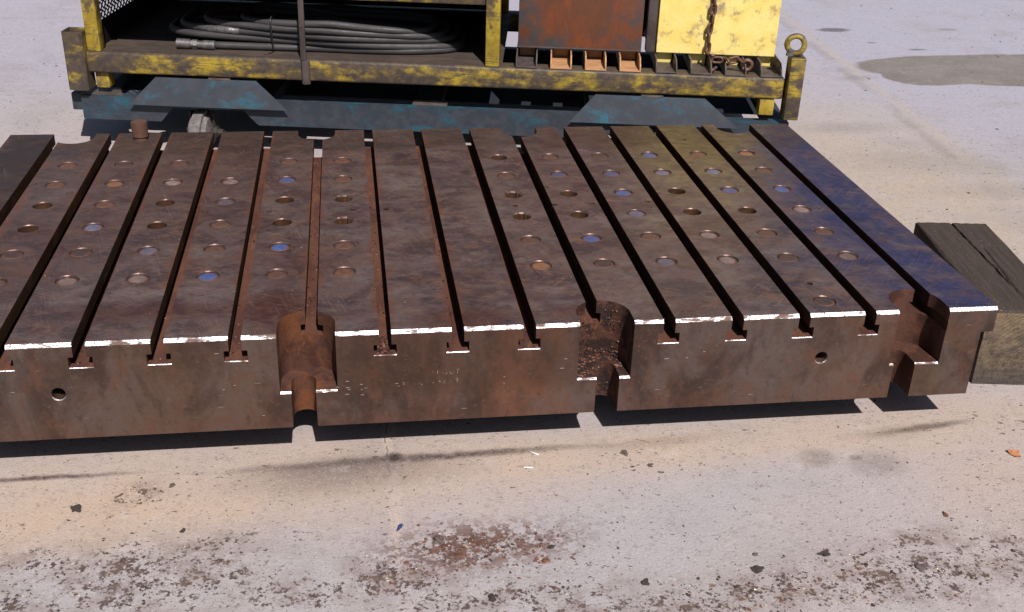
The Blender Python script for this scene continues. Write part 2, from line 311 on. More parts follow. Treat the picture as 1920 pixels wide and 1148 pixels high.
def dish_extra(m, col):
    ln = m.n.new('ShaderNodeVectorMath'); ln.operation = 'LENGTH'; m.l.new(m.vadd(m.co, m.noisecol(60, 4), .006), ln.inputs[0])
    col = m.mix(m.ramp(ln.outputs['Value'], .0165, .0235), col, m.mix(m.noise(80), (.07, .034, .026, 1), (.16, .075, .045, 1)))
    oi = m.n.new('ShaderNodeObjectInfo'); return m.mix(m.mul(oi.outputs['Random'], .62), col, (.075, .043, .036, 1))
M['plug_rust'] = rusty('rust_dish', [(.10, .046, .032, 1), (.14, .066, .044, 1), (.15, .066, .034, 1), (.2, .11, .08, 1)], .55, .1, 45, .4, (1, 1, 1), dish_extra)
M['plug_pale'] = rusty('pale_dish', [(.19, .13, .12, 1), (.26, .19, .18, 1), (.17, .085, .06, 1), (.34, .28, .26, 1)], .5, .1, 45, .4, (1, 1, 1), dish_extra)
M['plug_orange'] = rusty('orange_dish', [(.22, .10, .05, 1), (.27, .13, .06, 1), (.16, .06, .03, 1), (.4, .25, .2, 1)], .55, .1, 45, .4, (1, 1, 1), dish_extra)
M['plug_dark'] = rusty('dark_dish', [(.045, .028, .026, 1), (.07, .04, .035, 1), (.05, .035, .05, 1), (.14, .09, .08, 1)], .5, .1, 45, .4, (1, 1, 1), dish_extra)
M['plug_blue'] = rusty('blue_dish', [(.040, .075, .22, 1), (.06, .10, .27, 1), (.10, .075, .11, 1), (.2, .15, .2, 1)], .5, .0, 45, .4, (1, 1, 1), dish_extra)
M['plug_blue_grey'] = rusty('blue_grey_dish', [(.095, .10, .18, 1), (.15, .14, .19, 1), (.14, .08, .07, 1), (.2, .15, .15, 1)], .5, .1, 45, .4, (1, 1, 1), dish_extra)

def paint(name, pc, pc2, bare, bare2, lo=.46, hi=.54, scale=14, stretch=(.35, 1, 1), rough=.5, streak=True, bmp=.35, speck=.6, dist=.7, wear=False):
    m = Mat(name); n = m.noise(scale, 8, .72, stretch=stretch, dist=dist); n2 = m.noise(scale * .35, 4, .6, off=5, stretch=stretch)
    f = m.math('ADD', m.mul(n, .7), m.mul(n2, .3)); k = m.ramp(f, lo, hi)
    p = m.mix(m.ramp(m.noise(scale * .8, 5, .6, off=9), .35, .65), pc, pc2)
    b = m.mix(m.ramp(m.noise(scale * 1.6, 4, .6, off=2), .4, .65), bare, bare2)
    if wear:
        ge = m.n.new('ShaderNodeNewGeometry'); pz = m.xyz(ge.outputs['Normal'])[2]
        k = m.mul(k, m.ramp(pz, .25, .75, 1, .12)); big = m.noise(7, 5, .65, off=17, stretch=(.6, 1, 1)); k = m.mul(k, m.ramp(big, wear[0], wear[1], .08, 1))
        sc_ = m.noise(1, 3, .6, vec=m.mapping((5, 5, 160), (1, 2, 3))); k = m.mul(k, m.ramp(sc_, .58, .64, 1, .3))
    col = m.mix(k, b, p)
    col = m.mix(m.mul(m.ramp(m.noise(scale * 6, 4, .6, off=1), .56, .68), speck), col, bare)
    m.bump(m.math('ADD', k, m.noise(scale * 12, 3)), bmp, .0012)
    return m.done(col, m.ramp(f, .3, .7, rough + .15, rough), 0, .4)
M['yellow'] = paint('worn_yellow_paint', (.36, .25, .026, 1), (.17, .115, .022, 1), (.046, .034, .031, 1), (.080, .056, .038, 1), .44, .56, 26, (.42, 1, .9), dist=.25, wear=(.44, .56))
M['yellow2'] = paint('worn_yellow_paint_thick', (.40, .29, .030, 1), (.28, .19, .022, 1), (.06, .045, .04, 1), (.11, .07, .04, 1), .40, .49, 22, (1, 1, .6), dist=.25, wear=(.36, .50))
M['bare'] = rusty('bare_grimy_steel', [(.065, .050, .048, 1), (.10, .080, .075, 1), (.075, .052, .042, 1), (.14, .11, .10, 1)], .55, .2, 14, .3)
M['dark'] = rusty('shaded_interior_steel', [(.012, .009, .009, 1), (.018, .014, .013, 1), (.022, .015, .012, 1), (.02, .015, .015, 1)], .9, 0, 8, .2, spec=.05)  # near-black colour stands in for the unlit inside of the rack
M['deck'] = rusty('dirty_floor_steel', [(.050, .035, .028, 1), (.075, .055, .045, 1), (.06, .045, .04, 1), (.09, .07, .06, 1)], .7, .1, 10, .3, (.5, 1, 1))
M['panel_yellow'] = paint('scuffed_yellow_panel', (.78, .62, .22, 1), (.74, .56, .15, 1), (.50, .35, .12, 1), (.26, .21, .16, 1), .38, .48, 20, (1, 1, 1), .5, speck=.22, bmp=.15, dist=.1)
def rust_panel_extra(m, col):
    x, y, z = m.xyz(m.vadd(m.co, m.noisecol(12, 4), .07))
    g = m.math('MAXIMUM', m.ramp(x, 1.80, 1.74), m.ellipse(2.10, .12, .06, .9, 0, .7, m.vadd(m.co, m.noisecol(12, 4), .07)))
    g = m.math('MAXIMUM', g, m.mul(m.ramp(z, .53, .47), m.ramp(m.noise(9, 4, off=3), .4, .6)))
    return m.mix(m.mul(g, m.ramp(m.noise(16, 5, .65, off=8), .36, .62)), col, (.065, .060, .062, 1))
M['panel_rust'] = rusty('rusty_panel', [(.13, .050, .028, 1), (.20, .058, .022, 1), (.14, .045, .022, 1), (.11, .08, .075, 1)], .6, .1, 7, .4, (1.3, 1, .6), rust_panel_extra)
M['dolly'] = paint('blue_dolly_paint', (.014, .085, .120, 1), (.016, .042, .066, 1), (.026, .031, .044, 1), (.040, .043, .055, 1), .50, .62, 16, (.4, 1, .9), .5, speck=.35)
M['dolly_guide'] = paint('blue_guide_paint', (.014, .095, .135, 1), (.018, .050, .075, 1), (.028, .032, .045, 1), (.038, .040, .052, 1), .50, .64, 14, (.5, 1, .9), .6, speck=.3)
M['dolly_shaded'] = paint('shaded_deck_paint', (.008, .014, .035, 1), (.006, .01, .02, 1), (.012, .012, .016, 1), (.01, .01, .01, 1), .4, .6, 8, (1, 1, 1), .8)  # dolly blue darkened, the shade under the rack put into the colour
M['rubber'] = rusty('hose_rubber', [(.034, .031, .034, 1), (.048, .044, .047, 1), (.045, .038, .036, 1), (.07, .06, .06, 1)], .6, 0, 20, .25, (.3, 1, 1))
M['steel'] = rusty('coupling_steel', [(.10, .095, .095, 1), (.17, .16, .16, 1), (.08, .065, .06, 1), (.35, .33, .32, 1)], .45, .5, 60, .2)
M['chain'] = rusty('rusty_chain', [(.10, .052, .042, 1), (.15, .08, .06, 1), (.19, .09, .04, 1), (.24, .17, .14, 1)], .5, .4, 60, .3)
M['orange'] = rusty('orange_primer', [(.36, .18, .09, 1), (.45, .25, .12, 1), (.26, .13, .07, 1), (.5, .34, .2, 1)], .6, 0, 22, .2, (.4, 1, 1))
M['fork'] = rusty('grimy_fork_steel', [(.028, .024, .024, 1), (.045, .038, .036, 1), (.05, .03, .02, 1), (.08, .07, .065, 1)], .6, .3, 20, .3)
M['wheel'] = rusty('chalky_wheel', [(.12, .105, .108, 1), (.18, .16, .16, 1), (.09, .075, .07, 1), (.28, .26, .26, 1)], .85, 0, 40, .9)

def wood_mats():
    m = Mat('weathered_timber_top'); x, y, z = m.xyz()
    g = m.noise(9, 6, .7, stretch=(14, .8, 1)); g2 = m.noise(60, 4, .6, stretch=(6, .6, 1), off=3)
    col = m.mix(m.ramp(g, .35, .65), (.038, .027, .022, 1), (.056, .041, .034, 1)); col = m.mix(m.mul(m.ramp(g2, .5, .7), .5), col, (.072, .052, .042, 1))
    col = m.mix(m.mul(m.ramp(m.noise(220, 2, off=2), .68, .74), .6), col, (.35, .3, .25, 1))
    m.bump(m.math('ADD', g, m.mul(g2, .6)), .35, .0025); top = m.done(col, .8, 0, .25)
    m = Mat('timber_end_grain'); w = m.vadd(m.co, m.noisecol(14, 4), .05)
    x, y, z = m.xyz(w)
    dx = m.math('SUBTRACT', x, .30); dz = m.math('SUBTRACT', z, -.06)
    r = m.math('SQRT', m.math('ADD', m.mul(dx, dx), m.mul(dz, dz)))
    ring = m.math('SINE', m.mul(r, 700)); ring = m.ramp(ring, -1, 1)
    col = m.mix(m.mul(ring, .30), (.135, .098, .066, 1), (.19, .145, .10, 1))
    fib = m.noise(26, 5, .7, stretch=(1, 1, 2.4)); col = m.mix(m.mul(m.ramp(fib, .40, .62), .85), col, (.052, .042, .038, 1))
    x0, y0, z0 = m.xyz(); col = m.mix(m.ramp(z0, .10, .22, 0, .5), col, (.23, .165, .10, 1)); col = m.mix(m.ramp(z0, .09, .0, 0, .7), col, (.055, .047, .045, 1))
    col = m.mix(m.mul(m.ramp(m.noise(90, 3, off=5, stretch=(1, 1, .3)), .60, .68), .6), col, (.03, .025, .02, 1))
    m.bump(m.math('ADD', m.mul(ring, .4), fib), .7, .004)
    return top, m.done(col, .8, 0, .2)
M['wood_top'], M['wood_end'] = wood_mats()
def flat(name, c, rough=.6, metal=0):
    m = Mat(name); n = m.noise(200, 3); return m.done(m.mix(m.ramp(n, .3, .7), tuple(k * .75 for k in c[:3]) + (1,), c), rough, metal)
M['stone'] = flat('dark_stone', (.11, .078, .072, 1), .8); M['rustchip'] = flat('rust_chip', (.17, .07, .045, 1), .7); M['pale'] = flat('pale_grit', (.55, .45, .36, 1), .6)
M['brass'] = flat('brassy_swarf', (.50, .38, .22, 1), .4, .5); M['white'] = flat('white_stick', (.8, .8, .8, 1), .5); M['blue'] = flat('blue_plastic', (.03, .05, .14, 1), .3)
M['crust'] = flat('oily_crust', (.030, .019, .017, 1), .38); M['leaf'] = flat('dry_leaf', (.42, .17, .07, 1), .7); M['black'] = flat('black_clod', (.045, .032, .029, 1), .95); M['tie'] = flat('black_tie', (.02, .022, .028, 1), .4)

# ------------------------------------------------------------------ ground: one sheet, finer near the viewer
bm = bmesh.new()
vs = [bm.verts.new(p) for p in ((-70, -40, 0), (70, -40, 0), (70, 110, 0), (-70, 110, 0))]; bm.faces.new(vs)
g = put('ground', bm, M['ground']); tag(g, 'pale stained concrete yard slab under everything', kind='structure'); del g['label']

# ------------------------------------------------------------------ slotted plate
L = 8.797; TH = 1.462; SW = .087; TW = .157; TD = .365; TN = .205
XL, XR = -1.974, 13.974
slots = [-1.07] + list(range(0, 13)) + [13.07]
R_, RB, CBD = .392, .170, .891
def plate_body():
    # outline in pitch units, z = 0 at the top face
    pts = [(XL, 0)]
    for c in slots:
        pts += [(c - SW, 0), (c - SW, -TN), (c - TW, -TN), (c - TW, -TD), (c + TW, -TD), (c + TW, -TN), (c + SW, -TN), (c + SW, 0)]
    pts += [(XR, 0), (XR, -.40), (XR - .188, -.40), (XR - .188, -TH), (XL + .188, -TH), (XL + .188, -.40), (XL, -.40)]
    pts = [(x * P, ZTOP + z * P) for x, z in pts]
    bm = bmesh.new(); prism(bm, pts, 0, L * P)
    me = bpy.data.meshes.new('plate_body'); bm.to_mesh(me); bm.free()
    o = bpy.data.objects.new('plate_body', me); C.objects.link(o)
    cut = []
    front_n = [-.84, 3.94, 8.10, 12.83]; back_n = [-.72, 3.96, 8.10, 12.72]
    def upath(c, r, yc, y_out, seg=22):
        s = 1 if y_out < yc else -1
        pts = [(c - r, y_out), (c + r, y_out)]
        for i in range(seg + 1):
            a = PI * i / seg; pts.append((c + r * math.cos(a), yc + s * r * math.sin(a)))
        return [(x * P, y * P) for x, y in pts]
    A = bmesh.new(); B = bmesh.new()
    for c in front_n:
        prism(A, upath(c, R_, .305, -.3), ZTOP - CBD * P, ZTOP + .05, 'Z')
        prism(B, upath({-.84: -.70, 3.94: 3.865, 8.10: 8.165, 12.83: 12.68}[c], RB, .29, -.3), -.02, ZTOP - CBD * P + .01, 'Z')
    for c in back_n:
        prism(A, upath(c, .37, L - .23, L + .3), ZTOP - CBD * P, ZTOP + .05, 'Z')
        prism(B, upath(c, RB, L - .23, L + .3), -.02, ZTOP - CBD * P + .01, 'Z')
    D = bmesh.new()
    for (hx, hy, kind) in holes:
        cx, cy = hx * P, hy * P
        def ring3(bmx, r_, seg, star=0):
            V_ = [[bmx.verts.new((cx + q * P * (1 + (star if i % 2 else -star) * (1 if kk < 2 else 0)) * math.cos(2 * PI * i / seg), cy + q * P * (1 + (star if i % 2 else -star) * (1 if kk < 2 else 0)) * math.sin(2 * PI * i / seg), ZTOP + z_ * P)) for i in range(seg)] for kk, (q, z_) in enumerate(r_)]
            fs = [bmx.faces.new(V_[0]), bmx.faces.new(V_[-1][::-1])]
            for a_, b_ in zip(V_, V_[1:]): fs += [bmx.faces.new((a_[i], b_[i], b_[(i + 1) % seg], a_[(i + 1) % seg])) for i in range(seg)]
            bmesh.ops.recalc_face_normals(bmx, faces=fs)
        if kind == 'serrated': ring3(D, ((.140, -.30), (.150, -.022), (.178, .004)), 26, .06); continue
        if kind == 'deep': ring3(D, ((.145, -.30), (.155, -.014), (.172, .004)), 28); continue
        if kind == 'dish': ring3(D, ((.160, -.034), (.166, -.012), (.181, .003)), 28); continue
        if kind == 'serrated': cone(D, (cx, cy, ZTOP - .30 * P), .145 * P, .165 * P, .30 * P + .003, 26, star=.07)
        elif kind == 'deep': cone(D, (cx, cy, ZTOP - .30 * P), .150 * P, .160 * P, .30 * P + .003, 28)
        else: cone(D, (cx, cy, ZTOP - .055 * P), .140 * P, .190 * P, .055 * P + .0008, 28)
    for hx, hy in small: cone(D, (hx * P, hy * P, ZTOP - .2 * P), .045 * P, .05 * P, .2 * P + .002, 14)
    E_ = bmesh.new(); ch = .043 * P
    def wedge(bmx, x0, x1, z, k=ch):
        y = 0; e = .004
        prism(bmx, [(-e, z - k - e), (k + e, z + e), (-e, z + e)], x0, x1, 'X')
    wedge(E_, XL * P - .01, XR * P + .01, ZTOP)
    for c in slots:
        if all(abs(c - n) > .55 for n in front_n): wedge(E_, (c - TW + .001) * P, (c + TW - .001) * P, ZTOP - TD * P, .009 * P)
    for c in front_n: wedge(E_, (c - R_ + .002) * P, (c + R_ - .002) * P, ZTOP - CBD * P, .024 * P)
    F_ = bmesh.new()
    for hx, hz in ((.65, -.758), (11.35, -.722)):
        cone(F_, (hx * P, -.003, ZTOP + hz * P), .115 * P, .090 * P, .0055, 28, 'Y'); 
    G_ = bmesh.new()
    for hx, hz in ((.65, -.758), (11.35, -.722)): cone(G_, (hx * P, -.003, ZTOP + hz * P), .0895 * P, .0895 * P, .10, 28, 'Y')
    tmp = []
    for i, b in enumerate((A, B, D, E_, F_, G_)):
        m_ = bpy.data.meshes.new('cut%d' % i); b.to_mesh(m_); b.free(); c = bpy.data.objects.new('cut%d' % i, m_); C.objects.link(c); tmp.append(c)
        md = o.modifiers.new('b%d' % i, 'BOOLEAN'); md.operation = 'DIFFERENCE'; md.solver = 'EXACT'; md.object = c
    dg = bpy.context.evaluated_depsgraph_get(); dg.update()
    ev = o.evaluated_get(dg); new = bpy.data.meshes.new_from_object(ev)
    o.modifiers.clear(); o.data = new; new.name = 'plate_body'
    for c in tmp: bpy.data.objects.remove(c)
    new.materials.clear()
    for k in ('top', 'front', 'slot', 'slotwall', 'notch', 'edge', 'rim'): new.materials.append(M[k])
    for p in new.polygons:
        n = p.normal; c = p.center; x, y, z = c.x / P, c.y / P, (c.z - ZTOP) / P
        innotch = any(abs(x - q) < R_ + .01 for q in front_n) and 0 < y < .72 or any(abs(x - q) < .39 for q in back_n) and y > L - .66
        mi = 1
        if n.y < -.3 and n.z > .3 and y < .06: mi = 5
        elif n.z > .9 and z > -.002: mi = 0
        elif n.y < -.9 and abs(y) < .001: mi = 1
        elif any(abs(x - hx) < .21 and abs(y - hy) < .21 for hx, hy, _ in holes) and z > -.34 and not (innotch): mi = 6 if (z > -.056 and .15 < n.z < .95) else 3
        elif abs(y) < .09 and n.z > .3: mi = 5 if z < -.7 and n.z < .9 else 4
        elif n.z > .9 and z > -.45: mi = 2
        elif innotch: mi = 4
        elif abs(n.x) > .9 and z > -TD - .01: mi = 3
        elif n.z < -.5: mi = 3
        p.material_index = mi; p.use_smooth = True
    new.set_sharp_from_angle(angle=math.radians(25))
    return o
rows = {-.5: 'RRDDdR', .5: 'fORGdP', 1.5: 'RPDDGP', 2.5: '-PGRRB', 3.5: 'RBDDBR', 4.5: 'RRSSRR', 7.5: 'DRSSRO', 8.5: 'RBDDBd', 9.5: 'fBBGRG', 10.5: 'BGDDPP', 11.5: 'RGBDRd', 12.5: 'ORBPRP'}
holes = []; KM = {'R': 'plug_rust', 'P': 'plug_pale', 'O': 'plug_orange', 'd': 'plug_dark', 'f': 'plug_dark', 'B': 'plug_blue', 'G': 'plug_blue_grey'}
plugs = []
for hx, s in rows.items():
    for i, ch_ in enumerate(s):
        hy = 7 - i - .03; x = hx - .03
        if ch_ == '-': continue
        if hx < 0 and hy < 1.5: continue
        holes.append((x, hy, 'serrated' if ch_ == 'S' else 'deep' if ch_ == 'D' else 'dish'))
        if ch_ not in 'SD': plugs.append((x, hy, ch_))
holes.append((11.45, .42, 'dish')); plugs.append((11.45, .42, 'd'))
small = [(2.18, 4.49), (3.24, 4.45), (4.63, 4.43), (5.2, 4.42), (7.43, 4.44), (8.13, 4.45), (8.8, 4.46), (9.8, 4.49), (11.43, 7.85), (11.45, 1.0)]
PL = Vector((.96, .70, 0))
plate = thing('slotted_plate', 'long rusty steel bed plate with parallel T-slots and rows of round holes', 'bed plate', PL)
body = plate_body(); body.parent = plate; body.location = -PL
rng = random.Random(5)
pm = {}
for k, mt in KM.items():
    if k == 'f': continue
    b = bmesh.new(); n = 22
    cvert = b.verts.new((0, 0, .0012)); prev = None
    rings = []
    for r_, z_ in ((.06, .0006), (.11, .0004), (.158, -.0003), (.158, -.003)):
        rings.append([b.verts.new((r_ * P * math.cos(2 * PI * i / n), r_ * P * math.sin(2 * PI * i / n), z_)) for i in range(n)])
    for i in range(n): b.faces.new((cvert, rings[0][i], rings[0][(i + 1) % n]))
    for A_, B_ in zip(rings, rings[1:]):
        for i in range(n): b.faces.new((A_[i], B_[i], B_[(i + 1) % n], A_[(i + 1) % n]))
    me = bpy.data.meshes.new('plug'); b.to_mesh(me); b.free(); me.materials.append(M[mt])
    for p_ in me.polygons: p_.use_smooth = True
    pm[k] = me
PLAB = {'B': 'bright blue plug', 'G': 'blue-grey plug', 'P': 'pale worn plug', 'O': 'orange rusty plug', 'd': 'dark plug'}
for x, y, k in plugs:
    kk = 'd' if k == 'f' else k
    dz = -.016 * P + rng.uniform(-.0009, .0006)
    link_copy('plug', pm[kk], plate, Vector((x * P + rng.uniform(-.0008, .0008), y * P, ZTOP + dz)) - PL, (rng.uniform(-.03, .03), rng.uniform(-.03, .03), rng.random() * 6), PLAB.get(kk), (.985, .985, 1))
# peg standing in the second strip
b = bmesh.new(); cone(b, (0, 0, -.004), .125 * P, .125 * P, .018, 24); cone(b, (0, 0, .012), .150 * P, .158 * P, .046, 24)
bmesh.ops.bevel(b, geom=[e for e in b.edges if all(v.co.z > .057 for v in e.verts)], offset=.002, segments=2, affect='EDGES')
put('peg', b, M['plug_rust'], plate, Vector((.56 * P, 8.40 * P, ZTOP)) - PL, 40, 'short rusty round peg standing up at the far edge')

# stamped marks and lettering on the front face
def text_mesh(body_, size, x, z, parent, mat, shear=0, rot=0):
    cu = bpy.data.curves.new('t', 'FONT'); cu.body = body_; cu.size = size; cu.extrude = .0004; cu.offset = -.0006; cu.space_character = 1.25; cu.resolution_u = 2
    o = bpy.data.objects.new('t', cu); C.objects.link(o)
    dg = bpy.context.evaluated_depsgraph_get(); dg.update()
    me = bpy.data.meshes.new_from_object(o.evaluated_get(dg)); bpy.data.objects.remove(o)
    me.transform(Matrix.Translation((x, -.0003, z)) @ Matrix.Rotation(rot, 4, 'Y') @ Matrix.Rotation(PI / 2, 4, 'X'))
    me.materials.clear(); me.materials.append(mat)
    return me
def stamp_mat():
    m = Mat('stamped_letter_glints'); n = m.noise(110, 3, .6); k = m.ramp(n, .49, .58)  # pale noise patches paint broken glints along the strokes
    return m.done(m.mix(k, (.13, .08, .06, 1), (.60, .45, .36, 1)), .5, .4)
M['stamp'] = stamp_mat()
zf = ZTOP
for tx, sz, x, z in (('ABOUT', .017, 5.62 * P, zf - .72 * P), ('- 080 - 08 - BL.08', .0165, 5.06 * P, zf - .885 * P), ('C . . .', .014, 6.62 * P, zf - .85 * P), ('Y = 1', .013, 7.0 * P, zf - .80 * P)):
    me = text_mesh(tx, sz, x, z, plate, M['stamp'], rot=-.035)
    o = link_copy('stamped_lettering', me, plate, -PL)
def dash(px_, pz, w, h=.0010):
    b = bmesh.new(); box(b, px_ * P - w / 2, px_ * P + w / 2, -.0010, .0006, zf + pz * P - h / 2, zf + pz * P + h / 2); put('punched_mark', b, M['edge'], plate, -PL)
for px_, pz, w in ((4.47, -.755, .010), (4.47, -.858, .011), (4.49, -.888, .008), (4.46, -.965, .012), (4.66, -.815, .008), (4.66, -.90, .005), (4.67, -.985, .009), (5.15, -.825, .008), (4.33, -.84, .006), (7.48, -.70, .011), (7.53, -.55, .008), (8.57, -.40, .006), (9.0, -.62, .012), (9.55, -.53, .007), (9.3, -.62, .006), (2.8, -.80, .005), (2.95, -.74, .006), (3.45, -.60, .005)):
    dash(px_, pz, w * .8)

# grime crumbs lying in the slots and the middle notch: uncountable
b = bmesh.new(); rng = random.Random(11)
zfloor = ZTOP - TD * P
for c, y0, y1, n in ((5, 0, .5, 90), (5, .5, 8, 90), (6, 1.0, 4, 60), (7, 0, 1, 25), (4, 1, 8, 70), (3, .2, 8, 40), (2, .1, 2, 25), (1, 0, 2, 15), (8, 0.7, 2, 20)):
    for _ in range(n):
        x = c + rng.uniform(-.13, .13); y = y0 + (y1 - y0) * rng.random() ** 1.3; r = rng.uniform(.001, .0035)
        lump(b, (x * P, y * P + .004, zfloor + r * .4), r, rng, .7, 1, rng.choice((0, 0, 0, 1, 1)))
for _ in range(260):
    a = rng.uniform(0, PI); rr_ = rng.uniform(.2, .37)
    x = 8.1 + rr_ * math.cos(a); y = .3 + rr_ * math.sin(a) * .98
    if rng.random() < .35: x = 8.1 + rng.uniform(-.36, -.2); y = rng.uniform(.06, .3)
    if abs(x - 8.165) < RB + .02 and y < .47: continue
    r = rng.uniform(.0012, .005); lump(b, (x * P, y * P, ZTOP - CBD * P + r * .1), r, rng, .45, 1, rng.choice((0, 0, 0, 1)))
for _ in range(170):     # crust clinging to the back wall of the middle notch
    a = rng.uniform(.6, 2.6); zz = rng.choice((rng.uniform(-.12, -.38), rng.uniform(-.05, -.85), rng.uniform(-.78, -.88)))
    if abs(math.cos(a) * R_) < .2 and zz > -.42 and math.cos(a) < .3: continue
    r = rng.uniform(.0015, .0045); lump(b, ((8.1 + (R_ - .003) * math.cos(a)) * P, (.305 + (R_ - .003) * math.sin(a)) * P, ZTOP + zz * P), r * .8, rng, .8, 1, rng.choice((0, 0, 0, 1)))
for _ in range(120):     # crust in the bore
    a = rng.uniform(.9, 2.8); zz = rng.uniform(-.9, -1.42); r = rng.uniform(.0015, .0035)
    lump(b, ((8.165 + RB * math.cos(a)) * P, (.29 + RB * math.sin(a)) * P, ZTOP + zz * P), r * .8, rng, .8, 1, 0)
o = put('slot_dirt', b, [M['crust'], M['rustchip'], M['pale'], M['stone']], plate, -PL); o['kind'] = 'stuff'
# small specks on the top face
b = bmesh.new()
for _ in range(420):
    x = rng.uniform(XL + .1, XR - .1); y = rng.uniform(.1, L - .1)
    if any(abs(x - c) < SW + .02 for c in slots): continue
    if y < .75 and any(abs(x - c) < .42 for c in (-.84, 4, 8.1, 12.84)): continue
    if y > 8.1: continue
    if any((x - hx) ** 2 + (y - hy) ** 2 < .05 for hx, hy, _ in holes): continue
    r = rng.uniform(.0005, .0012); lump(b, (x * P, y * P, ZTOP + r * .3), r, rng, .4, 1, rng.choice((0, 0, 0, 1, 1, 1, 1, 2)))
o = put('surface_specks', b, [M['black'], M['rustchip'], M['pale']], plate, -PL); o['kind'] = 'stuff'

# two timbers the plate rests on, set back in its shadow
for i, (x, lab) in enumerate(((.26, 'dark square timber under the left half of the steel plate'), (1.62, 'dark square timber under the right half of the steel plate'))):
    t = thing('support_timber', lab, 'timber', (x, .75, 0), 0, 'timbers under the steel plate')
    b = bmesh.new(); box(b, -.045, .045, -.42, .50, .0005, ZTOP - TH * P - .0005, .004); put('timber', b, M['wood_top'], t)

# ------------------------------------------------------------------ big timber block on the right
tb = thing('timber_block', 'large weathered dark wooden sleeper with a long crack, beside the steel plate', 'timber', (2.344, .190, 0), math.radians(-8.5))
def timber():
    W, Ln, H = .215, .60, .217; nx, ny, nz = 90, 70, 14
    b = bmesh.new(); V = {}
    def crackx(y): return .062 + .035 * (1 - y / Ln) * 0 + .03 * math.sin(y * 5) + .085 * max(0, (.60 - y)) * .35
    def P_(i, j, k):
        key = (i, j, k)
        if key in V: return V[key]
        x, y, z = W * i / nx, Ln * j / ny, H * k / nz
        n = mnoise.noise(Vector((x * 60, y * 6, z * 10))) * .0012
        X, Y, Z = x, y, z
        if k == nz:
            Z += n * 1.5 + mnoise.noise(Vector((x * 9, y * 3, 4))) * .003
            c = .105 + (Ln - y) * .03; f = min(1, max(0, (y - .12) / .12)); d = abs(x - c - .004 * mnoise.noise(Vector((0, y * 20, 0))))
            Z -= .022 * f * max(0, 1 - d / .0036)
            c2 = .150 - (Ln - y) * .06; d = abs(x - c2); Z -= .006 * min(1, max(0, (y - .05) / .1)) * max(0, 1 - d / .004) * (1 if y < .42 else 0)
            e = min(x, W - x, y, Ln - y); Z -= .006 * max(0, 1 - e / .008) ** 2
        if j == 0: Y += mnoise.noise(Vector((x * 25, z * 25, 1))) * .003 + mnoise.noise(Vector((x * 110, z * 110, 1))) * .0012
        if i == 0: X += n * 2
        if i == nx: X += n * 2
        V[key] = b.verts.new((X, Y, Z)); return V[key]
    def quad(a, b_, c, d, mi): f = b.faces.new((a, b_, c, d)); f.material_index = mi; f.smooth = True
    for i in range(nx):
        for j in range(ny):
            quad(P_(i, j, nz), P_(i + 1, j, nz), P_(i + 1, j + 1, nz), P_(i, j + 1, nz), 0)
            if i == 0 and j == 0: pass
    for i in range(nx):
        for k in range(nz):
            quad(P_(i, 0, k), P_(i + 1, 0, k), P_(i + 1, 0, k + 1), P_(i, 0, k + 1), 1); quad(P_(i + 1, ny, k), P_(i, ny, k), P_(i, ny, k + 1), P_(i + 1, ny, k + 1), 1)
    for j in range(ny):
        for k in range(nz):
            quad(P_(0, j + 1, k), P_(0, j, k), P_(0, j, k + 1), P_(0, j + 1, k + 1), 0); quad(P_(nx, j, k), P_(nx, j + 1, k), P_(nx, j + 1, k + 1), P_(nx, j, k + 1), 0)
    return b
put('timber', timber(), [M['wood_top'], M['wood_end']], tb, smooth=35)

# ------------------------------------------------------------------ rack and dolly behind (shared local frame)
RO = (-.28, 2.24, 0); RZ = math.radians(-10)
dolly = thing('steel_dolly', 'low blue-grey steel dolly on casters carrying the yellow rack', 'dolly', RO, RZ)
def bx(name, mat, parent, x0, x1, y0, y1, z0, z1, bev=.003, seg=2, label=None):
    b = bmesh.new(); box(b, x0, x1, y0, y1, z0, z1, bev, seg); return put(name, b, mat, parent, smooth=35, label=label)
# front beam with two fork cut-outs in its lower half
b = bmesh.new()
prof = [(0, .12), (.303, .12), (.352, .176), (.628, .176), (.682, .12), (2.02, .12), (2.07, .176), (2.35, .176), (2.40, .12), (2.72, .12), (2.72, .212), (0, .212)]
prism(b, prof, .0, .008, 'Y'); prism(b, [(.008, .2045), (.048, .2045), (.048, .2125), (.008, .2125)], 0, 2.72, 'X')
put('front_beam', b, M['dolly'], dolly)
bx('rear_beam', M['dolly'], dolly, 0, 2.72, .98, 1.03, .12, .212)
bx('side_beam', M['dolly'], dolly, 0, .05, .05, .98, .125, .209); bx('side_beam', M['dolly'], dolly, 2.67, 2.72, .05, .98, .125, .209)
bx('deck_plate', M['dolly_shaded'], dolly, .052, 2.668, .30, .978, .150, .158)
for s0 in (.62, 1.28, 1.95): bx('cross_beam', M['dolly_shaded'], dolly, s0, s0 + .10, .10, .97, .159, .206)
bx('stub_bar', M['dolly'], dolly, -.046, -.001, .018, .07, .148, .2155, .004)
b = bmesh.new(); prism(b, [(0, .01), (.16, .01), (.12, .10), (.03, .10)], .2135, .219, 'Z'); put('corner_gusset', b, M['bare'], dolly)
bx('weld_tab', M['bare'], dolly, 1.275, 1.41, .049, .10, .19, .2165, .002)
